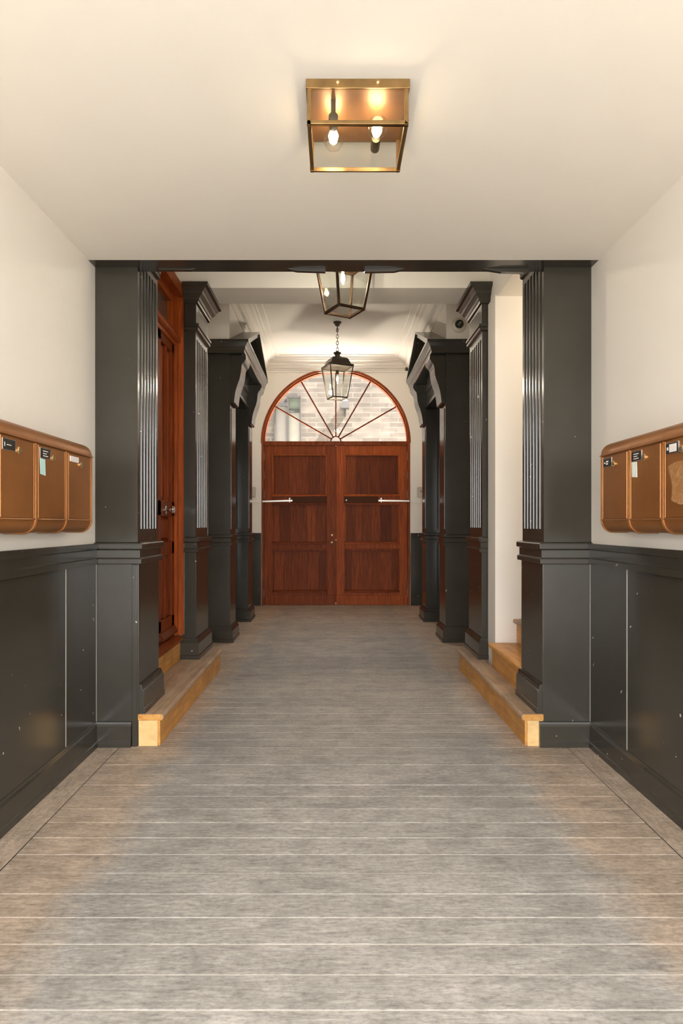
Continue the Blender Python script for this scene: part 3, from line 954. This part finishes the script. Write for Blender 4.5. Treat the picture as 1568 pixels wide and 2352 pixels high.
# flush box lamp at the front
x0, x1, ya, yb = -0.089, 0.241, 2.020, 2.300
zb, zt = 2.555, 2.6995
t = thing('ceiling_lamp', ((x0 + x1) / 2, (ya + yb) / 2, zt), 'brass-framed square glass lamp flush on the front ceiling', 'lamp')
w = 0.013
mb = MB()
for x in (x0, x1 - w):
    for y in (ya, yb - w):
        mb.box(x, x + w, y, y + w, zb, zt - 0.02)
for z, h in ((zb, w),):
    mb.box(x0, x1, ya, ya + w, z, z + h); mb.box(x0, x1, yb - w, yb, z, z + h)
    mb.box(x0, x0 + w, ya, yb, z, z + h); mb.box(x1 - w, x1, ya, yb, z, z + h)
mb.build('frame', 'brass', t, 0.0015)
mb = MB()
e = 0.004
for a in ((x0 - e, x1 + e, ya - e, ya + 0.003), (x0 - e, x1 + e, yb - 0.003, yb + e), (x0 - e, x0 + 0.003, ya, yb), (x1 - 0.003, x1 + e, ya, yb)):
    mb.box(a[0], a[1], a[2], a[3], zt - 0.030, zt)
mb.build('top_band', 'brass', t, 0.001)
for fx in (0.30, 0.695):
    MB().lathe([(0.006, 0), (0.006, -0.005), (0.003, -0.008), (0, -0.009)], (x0 + fx * (x1 - x0), ya - e, zt - 0.014), 'Y', 10).build('screw', 'lockbrass', t)
box(x0 + 0.004, x1 - 0.004, ya + 0.004, yb - 0.004, zt - 0.030, zt - 0.022).build('back_plate', 'copperplate', t)
g = 0.002
box(x0 + w, x1 - w, ya + 0.004, ya + 0.004 + g, zb + w, zt - 0.03).build('glass_pane', 'glass', t)
box(x0 + w, x1 - w, yb - 0.006, yb - 0.006 + g, zb + w, zt - 0.03).build('glass_pane', 'glass', t)
box(x0 + 0.004, x0 + 0.004 + g, ya + w, yb - w, zb + w, zt - 0.03).build('glass_pane', 'glass', t)
box(x1 - 0.006, x1 - 0.006 + g, ya + w, yb - w, zb + w, zt - 0.03).build('glass_pane', 'glass', t)
box(x0 + w, x1 - w, ya + w, yb - w, zb + 0.004, zb + 0.004 + g).build('glass_pane', 'glass', t)
# two pear bulbs lying level on angled holders
for bx, by, s in ((x0 + 0.085, 2.13, 1), (x0 + 0.235, 2.19, -1)):
    z = 2.612
    pr = lambda q: [(r_, s * h_) for r_, h_ in q]
    sk = MB().lathe(pr([(0.0, -0.062), (0.016, -0.060), (0.017, -0.012), (0.014, 0.0), (0.0, 0.001)]), (bx, by, z), 'Y', 14)
    sk.box(bx - 0.008, bx + 0.008, by - s * 0.058, by - s * 0.042, z, zt - 0.03)
    sk.build('socket', 'socket', t, smooth=True)
    b = MB().lathe(pr([(0.013, 0.001), (0.018, 0.014), (0.031, 0.045), (0.036, 0.066), (0.031, 0.088), (0.017, 0.102), (0.0, 0.105)]), (bx, by, z), 'Y', 18).build('bulb', 'glass', t)
    MB().lathe(pr([(0.0, 0.012), (0.011, 0.02), (0.018, 0.045), (0.014, 0.072), (0.0, 0.078)]), (bx, by, z), 'Y', 12).build('filament', 'bulb_glow', b)
    light('bulb_light', (bx, by + s * 0.045, z), LAMP_FRONT / 2, 0.02, t)

def lantern(name, cx, cy, zbot, ztop, hb, ht, rot, wf, mat, label, power, hood):
    """four-sided tapering glass lantern; hb/ht are half diagonals of the bottom and the top"""
    t = thing(name, (cx, cy, zbot), label, 'lantern')
    C = lambda i, h, z: Vector((cx + h * math.cos(rot + i * math.pi / 2), cy + h * math.sin(rot + i * math.pi / 2), z))
    mb = MB()
    for i in range(4):
        mb.bar(C(i, hb, zbot), C(i, ht, ztop), wf, wf, up=(math.cos(rot + i * math.pi / 2 + 0.6), math.sin(rot + i * math.pi / 2 + 0.6), 0.2))
        mb.bar(C(i, hb, zbot + wf / 2), C(i + 1, hb, zbot + wf / 2), wf, wf)
        mb.bar(C(i, ht, ztop - wf / 2), C(i + 1, ht, ztop - wf / 2), wf, wf * 1.4)
    mb.build('frame', mat, t, 0.001)
    for i in range(4):
        a, b, c, d = C(i, hb, zbot), C(i + 1, hb, zbot), C(i + 1, ht, ztop), C(i, ht, ztop)
        ctr = Vector((cx, cy, (zbot + ztop) / 2))
        q = [tuple(p.lerp(ctr, 0.012)) for p in (a, b, c, d)]
        q2 = [tuple(p.lerp(ctr, 0.022)) for p in (a, b, c, d)]
        MB().loft([q, q2]).build('glass_pane', 'glass', t)
    if hood:
        loops = [[tuple(C(i, h, z)) for i in range(4)] for h, z in ((ht * 1.03, ztop - 0.004), (ht * 1.05, ztop + 0.010), (ht * 0.86, ztop + 0.022), (ht * 0.70, ztop + 0.085), (ht * 0.62, ztop + 0.100), (ht * 0.24, ztop + 0.125), (ht * 0.20, ztop + 0.135))]
        MB().loft(loops).build('hood', mat, t)
        MB().lathe([(0.03, 0.0), (0.034, 0.03), (0.05, 0.045), (0.05, 0.055), (0.022, 0.062), (0.018, 0.075), (0.0, 0.078)], (cx, cy, ztop + 0.125), 'Z', 14).build('finial', mat, t)
    else:
        loops = [[tuple(C(i, h, z)) for i in range(4)] for h, z in ((ht * 1.02, ztop - 0.004), (ht * 1.02, ztop + 0.02), (ht * 0.5, ztop + 0.16), (ht * 0.25, ztop + 0.17))]
        MB().loft(loops).build('hood', mat, t)
        MB().tube([(cx, cy, ztop + 0.165), (cx, cy, CE2)], 0.010, 8).build('stem', mat, t)
        MB().lathe([(0.06, 0.0), (0.055, -0.02), (0.0, -0.03)], (cx, cy, CE2), 'Z', 16).build('ceiling_rose', mat, t)
    return t, C

cx, cy = (791 - 768) * 4.3 / F, 4.3
t, C = lantern('lantern', cx, cy, 2.722, 3.075, 0.136, 0.208, math.radians(180 + 73), 0.016, 'bronze', 'bronze tapering glass lantern half hidden behind the dark lintel', LAMP_MID, False)
bulb(t, (cx - 0.012, cy, 3.035), 0.028)
MB().tube([(cx - 0.012, cy, 3.13), (cx - 0.012, cy, 3.085)], 0.008, 8).build('bulb_stem', 'socket', t)
light('lantern_light', (cx - 0.012, cy, 2.97), LAMP_MID, 0.014, t)

cy = 7.85
cx = (774.5 - 768) * cy / F
t, C = lantern('lantern', cx, cy, 2.842, 3.245, 0.134, 0.218, math.radians(180 + 66), 0.014, 'iron', 'weathered lantern hanging on a chain in front of the fan window', LAMP_FAR, True)
bulb(t, (cx, cy, 3.15), 0.032)
light('lantern_light', (cx, cy, 3.0), LAMP_FAR, 0.03, t)
zt = 3.245 + 0.20
mb = MB()
z = zt - 0.004
i = 0
while z < 3.70:
    pts = []
    L, R_ = 0.050, 0.014
    for q in range(14):
        a = 2 * math.pi * q / 14
        px_, pz_ = R_ * math.cos(a), (L / 2) * math.sin(a)
        pts.append((cx + px_, cy, z + L / 2 + pz_) if i % 2 == 0 else (cx, cy + px_, z + L / 2 + pz_))
    mb.tube(pts, 0.0036, 6, True)
    z += L * 0.82
    i += 1
mb.build('chain', 'iron', t)
MB().tube([(cx, cy, 3.69), (cx, cy, 3.78)], 0.007, 8).build('hanging_rod', 'iron', t)
MB().lathe([(0.055, 0.0), (0.050, -0.012), (0.036, -0.022), (0.032, -0.040), (0.014, -0.052), (0.0, -0.054)], (cx, cy, CE3), 'Z', 18).build('ceiling_rose', 'iron', t)

# unseen lamp, added to brighten the wall of the stair alcove
t = thing('added_alcove_lamp', (2.0, 4.3, 2.985), 'unseen added lamp brightening the stair alcove', 'lamp')
MB().lathe([(0.09, 0), (0.09, -0.02), (0.05, -0.035), (0, -0.04)], (2.0, 4.3, 2.985), 'Z', 20).build('shade', 'camwhite', t)
light('added_alcove_light', (2.0, 4.3, 2.88), LAMP_ADDED, 0.06, t, (1.0, 0.88, 0.72))

# ------------------------------------------------------------------ mailboxes
ZB0, ZLIP, ZT = 1.215, 1.588, 1.652
DEP = 0.130
def mailbox(side, y_far, width, label, spec):
    xw = WL if side < 0 else WR
    s = 1 if side < 0 else -1
    y0, y1 = y_far - width, y_far
    t = thing('mailbox', (xw, (y0 + y1) / 2, ZB0), label, 'mailbox', 'copper brown mailboxes on the %s wall' % SIDE[side])
    U = lambda u: xw + s * u
    def corner(cx_, cz_, r, a0, a1, n=7):
        return [(cx_ + r * math.cos(math.radians(a0 + (a1 - a0) * i / n)), cz_ + r * math.sin(math.radians(a0 + (a1 - a0) * i / n))) for i in range(n + 1)]
    def outline(d, top):
        r = 0.055
        p = [(0, ZB0 - d)] + corner(DEP - r, ZB0 + r, r + d, -90, 0)
        p += [(DEP + d, top), (0, top)]
        return [(U(a), b) for a, b in p]
    MB().prism(outline(0, ZLIP - 0.002), 'Y', y0 + 0.001, y1 - 0.001).build('body', 'copper', t, smooth=True)
    # raised half-round rims down both edges
    for ya, yb in ((y0, y0 + 0.009), (y1 - 0.009, y1)):
        MB().prism(outline(0.005, ZLIP - 0.004), 'Y', ya + 0.0004, yb - 0.0004).build('rim', 'copper', t, 0.002, smooth=True)
    # lid: quarter round with a lip
    r = ZT - ZLIP
    lid = [(0, ZLIP)] + [(DEP + 0.010, ZLIP - 0.003), (DEP + 0.010, ZLIP + 0.002), (DEP + 0.003, ZLIP + 0.003)] + \
          [(DEP + 0.003 - r * 1.0 + r * math.cos(math.radians(a)), ZLIP + 0.003 + (r - 0.003) * math.sin(math.radians(a))) for a in range(8, 91, 8)] + [(0, ZT + 0.002)]
    MB().prism([(U(a), b) for a, b in lid], 'Y', y0 + 0.0006, y1 - 0.0006).build('lid', 'copper', t, smooth=True)
    # door plate with edge beads
    m = 0.022
    zd = 1.278
    dr = box(U(DEP - 0.004), U(DEP + 0.0025), y0 + m, y1 - m, zd, ZLIP - 0.008).build('door', 'copper', t, 0.001)
    mb = MB()
    for y in (y0 + m - 0.003, y1 - m + 0.003):
        mb.tube([(U(DEP + 0.001), y, zd), (U(DEP + 0.001), y, ZLIP - 0.010)], 0.003, 6)
    mb.tube([(U(DEP + 0.001), y0 + 0.008, zd - 0.006), (U(DEP + 0.001), y1 - 0.008, zd - 0.006)], 0.0035, 6)
    mb.build('edge_bead', 'copper', t)
    # the plate sits top left as one faces the box, the lock beside it
    f = (lambda q: y0 + q) if side < 0 else (lambda q: y1 - q)
    sg = 1 if side < 0 else -1
    pz0, pz1 = ZLIP - 0.058, ZLIP - 0.020
    xf = DEP + 0.0025
    if spec['plate'] == 'white':
        box(U(xf), U(xf + 0.003), f(0.030), f(0.125), pz0 + 0.012, pz1).build('nameplate', 'whiteplate', dr, 0.0005, label='white nameplate')
    else:
        box(U(xf), U(xf + 0.002), f(0.028), f(0.122), pz0 - 0.003, pz1 + 0.003).build('nameplate_frame', 'steel', dr, 0.0005)
        pl = box(U(xf + 0.001), U(xf + 0.003), f(0.032), f(0.117), pz0, pz1).build('nameplate', 'blackplate', dr, label='black nameplate')
        mb = MB()
        if spec['plate'] == 'half':
            mb.box(U(xf + 0.003), U(xf + 0.0036), f(0.056), f(0.108), pz0 + 0.003, pz1 - 0.004)
            mb.box(U(xf + 0.003), U(xf + 0.0034), f(0.038), f(0.050), pz0 + 0.012, pz0 + 0.024)
        elif spec['plate'] == 'lines':
            for i in range(3):
                mb.box(U(xf + 0.003), U(xf + 0.0034), f(0.052), f(0.098 - 0.012 * (i % 2)), pz0 + 0.006 + 0.010 * i, pz0 + 0.0095 + 0.010 * i)
        elif spec['plate'] == 'blocks':
            mb.box(U(xf + 0.003), U(xf + 0.0034), f(0.042), f(0.058), pz0 + 0.015, pz0 + 0.021)
            mb.box(U(xf + 0.003), U(xf + 0.0034), f(0.064), f(0.088), pz0 + 0.020, pz0 + 0.027)
            mb.box(U(xf + 0.003), U(xf + 0.0034), f(0.064), f(0.084), pz0 + 0.009, pz0 + 0.016)
        else:
            mb.box(U(xf + 0.003), U(xf + 0.0034), f(0.040), f(0.044), pz0 + 0.010, pz0 + 0.026)
            mb.box(U(xf + 0.003), U(xf + 0.0034), f(0.056), f(0.088), pz0 + 0.016, pz0 + 0.019)
        mb.build('name_strip', 'whiteplate', dr)
    yl = f(0.146)
    MB().lathe([(0.0155, 0), (0.0155, s * 0.005), (0.012, s * 0.008), (0.0, s * 0.0085)], (U(xf), yl, ZLIP - 0.052), 'X', 18).build('lock', 'lockbrass', dr, label='round brass lock')
    box(U(xf + 0.0082), U(xf + 0.0092), yl - 0.0015, yl + 0.0015, ZLIP - 0.058, ZLIP - 0.046).build('keyhole', 'darkplastic', dr)
    if spec.get('sticker'):
        a = 0.030
        mb = MB().loft([[(U(xf + u), f(a + q[0]), pz0 + q[1]) for q in ((0.0, -0.004), (0.046, -0.006), (0.050, -0.074), (0.004, -0.070))] for u in (0.0, 0.0012)])
        mb.build('sticker', spec['sticker'], dr, label='pale paper sticker below the nameplate')
    if spec.get('residue'):
        mb = MB().loft([[(U(xf + u), f(q[0]), pz0 + q[1]) for q in ((0.040, -0.05), (0.10, -0.035), (0.19, -0.045), (0.23, -0.10), (0.22, -0.19), (0.13, -0.205), (0.065, -0.185), (0.075, -0.13))] for u in (0.0, 0.0006)])
        mb.build('sticker_residue', 'residue', dr, label='scraped remains of a torn sticker')
    return t
wm = 0.290
mailbox(-1, 3.114, wm, 'copper mailbox with a small white nameplate, next to the left pillar', {'plate': 'white'})
mailbox(-1, 3.114 - wm, wm, 'copper mailbox with a cyan sticker, middle of the left row', {'plate': 'lines', 'sticker': 'cyan'})
mailbox(-1, 3.114 - 2 * wm, wm, 'copper mailbox cut off by the left picture edge, dark nameplate and no sticker', {'plate': 'dash'})
wm = 0.287
mailbox(1, 3.064, wm, 'copper mailbox with a black nameplate and no sticker, next to the right pillar', {'plate': 'blocks'})
mailbox(1, 3.064 - wm, wm, 'copper mailbox with a whitish sticker, middle of the right row', {'plate': 'lines', 'sticker': 'palepaper'})
mailbox(1, 3.064 - 2 * wm, wm, 'copper mailbox with scraped sticker remains at the right picture edge', {'plate': 'half', 'residue': True})

# ------------------------------------------------------------------ beyond the gate and out in the street
ground = box(-40, 40, -40, -1.2, -0.34, -0.04).build('pavement', 'pavement')
tag(ground, 'street pavement outside the open passage mouth', 'pavement', kind='structure')
yard = box(-12, 12, 9.95, 30, -0.34, -0.02).build('courtyard', 'paving')
tag(yard, 'pale paved courtyard behind the gate', 'ground', kind='structure')
YW = 15.0
for a, nm, lab in (((-9, 9, -1.2, 9.9, 4.12, 10.0), 'upper_storeys', 'rendered storeys of the house above the passage'),
                   ((-9, -1.95, -1.2, 9.9, -0.02, 4.12), 'house_flank', 'closed ground floor of the house left of the passage'),
                   ((2.95, 9, -1.2, 9.9, -0.02, 4.12), 'house_flank', 'closed ground floor of the house right of the passage')):
    tag(box(*a).build(nm, 'outstone'), lab, 'house', kind='structure')
ow = lambda px: (px - 768) * YW / F
oz = lambda py: EYE + (1205 - py) * YW / F
bld = thing('brick_building', (0, YW, 0), 'pale brick building seen through the fan window', 'building')
box(-7, 7, YW, YW + 0.4, -0.02, 6.5).build('brick_wall', 'brick', bld)
box(-7.4, -7.0, 9.9, YW + 0.4, -0.02, 3.0).build('added_side_wall', 'brick', bld)  # unseen yard walls, added to shut out part of the sky
box(7.0, 7.4, 9.9, YW + 0.4, -0.02, 3.0).build('added_side_wall', 'brick', bld)
wn = MB()
for px, w_ in ((632, 3), (661, 5), (690, 3)):
    wn.box(ow(px - w_ / 2), ow(px + w_ / 2), YW - 0.10, YW, 0.6, oz(915 if px > 640 else 934))
wn.box(ow(660), ow(691), YW - 0.10, YW, oz(916), oz(911))
wn.box(ow(628), ow(661), YW - 0.14, YW, oz(935), oz(927))
wn.box(ow(662), ow(690), YW - 0.08, YW, oz(949), oz(944))
wn = wn.build('window', 'outframe', bld)
box(ow(663), ow(689), YW - 0.04, YW + 0.0, oz(944), oz(916)).build('pane', 'outgreen', wn)
box(ow(663), ow(689), YW - 0.04, YW + 0.0, 0.6, oz(949)).build('pane', 'outpale', wn)
box(ow(633), ow(659), YW - 0.05, YW + 0.0, 0.6, oz(935)).build('pane', 'outstone', wn)
t = thing('yard_lamp', (ow(790), YW, oz(940)), 'grey bracket lamp on the brick wall outside, behind the hanging lantern', 'lamp')
MB().loft([[(ow(792) + a * q, YW - 0.14 + b * q, oz(py)) for a, b in ((-1, -1), (1, -1), (1, 1), (-1, 1))] for q, py in ((0.10, 941), (0.075, 925), (0.03, 919))]).build('shade', 'outframe', t)
box(ow(790), ow(794), YW - 0.10, YW, oz(957), oz(922)).build('bracket', 'outframe', t)
mb = MB()
for i in range(70):
    a = ow(random.uniform(880, 932)); h = random.uniform(0.5, 2.9)
    y = YW - random.uniform(0.3, 0.9)
    lean = random.uniform(-0.25, 0.25)
    w_ = 0.035
    mb.loft([[(a - w_, y, 0), (a + w_, y, 0), (a, y + 0.02, 0)], [(a + lean * 0.4 - w_, y, h * 0.6), (a + lean * 0.4 + w_, y, h * 0.6), (a + lean * 0.4, y + 0.02, h * 0.6)],
             [(a + lean - 0.004, y - 0.05, h), (a + lean + 0.004, y - 0.05, h), (a + lean, y - 0.04, h)]])
tag(mb.build('tall_grass', 'leaf'), 'straw-coloured grass in front of the brick wall outside', 'grass', kind='stuff')
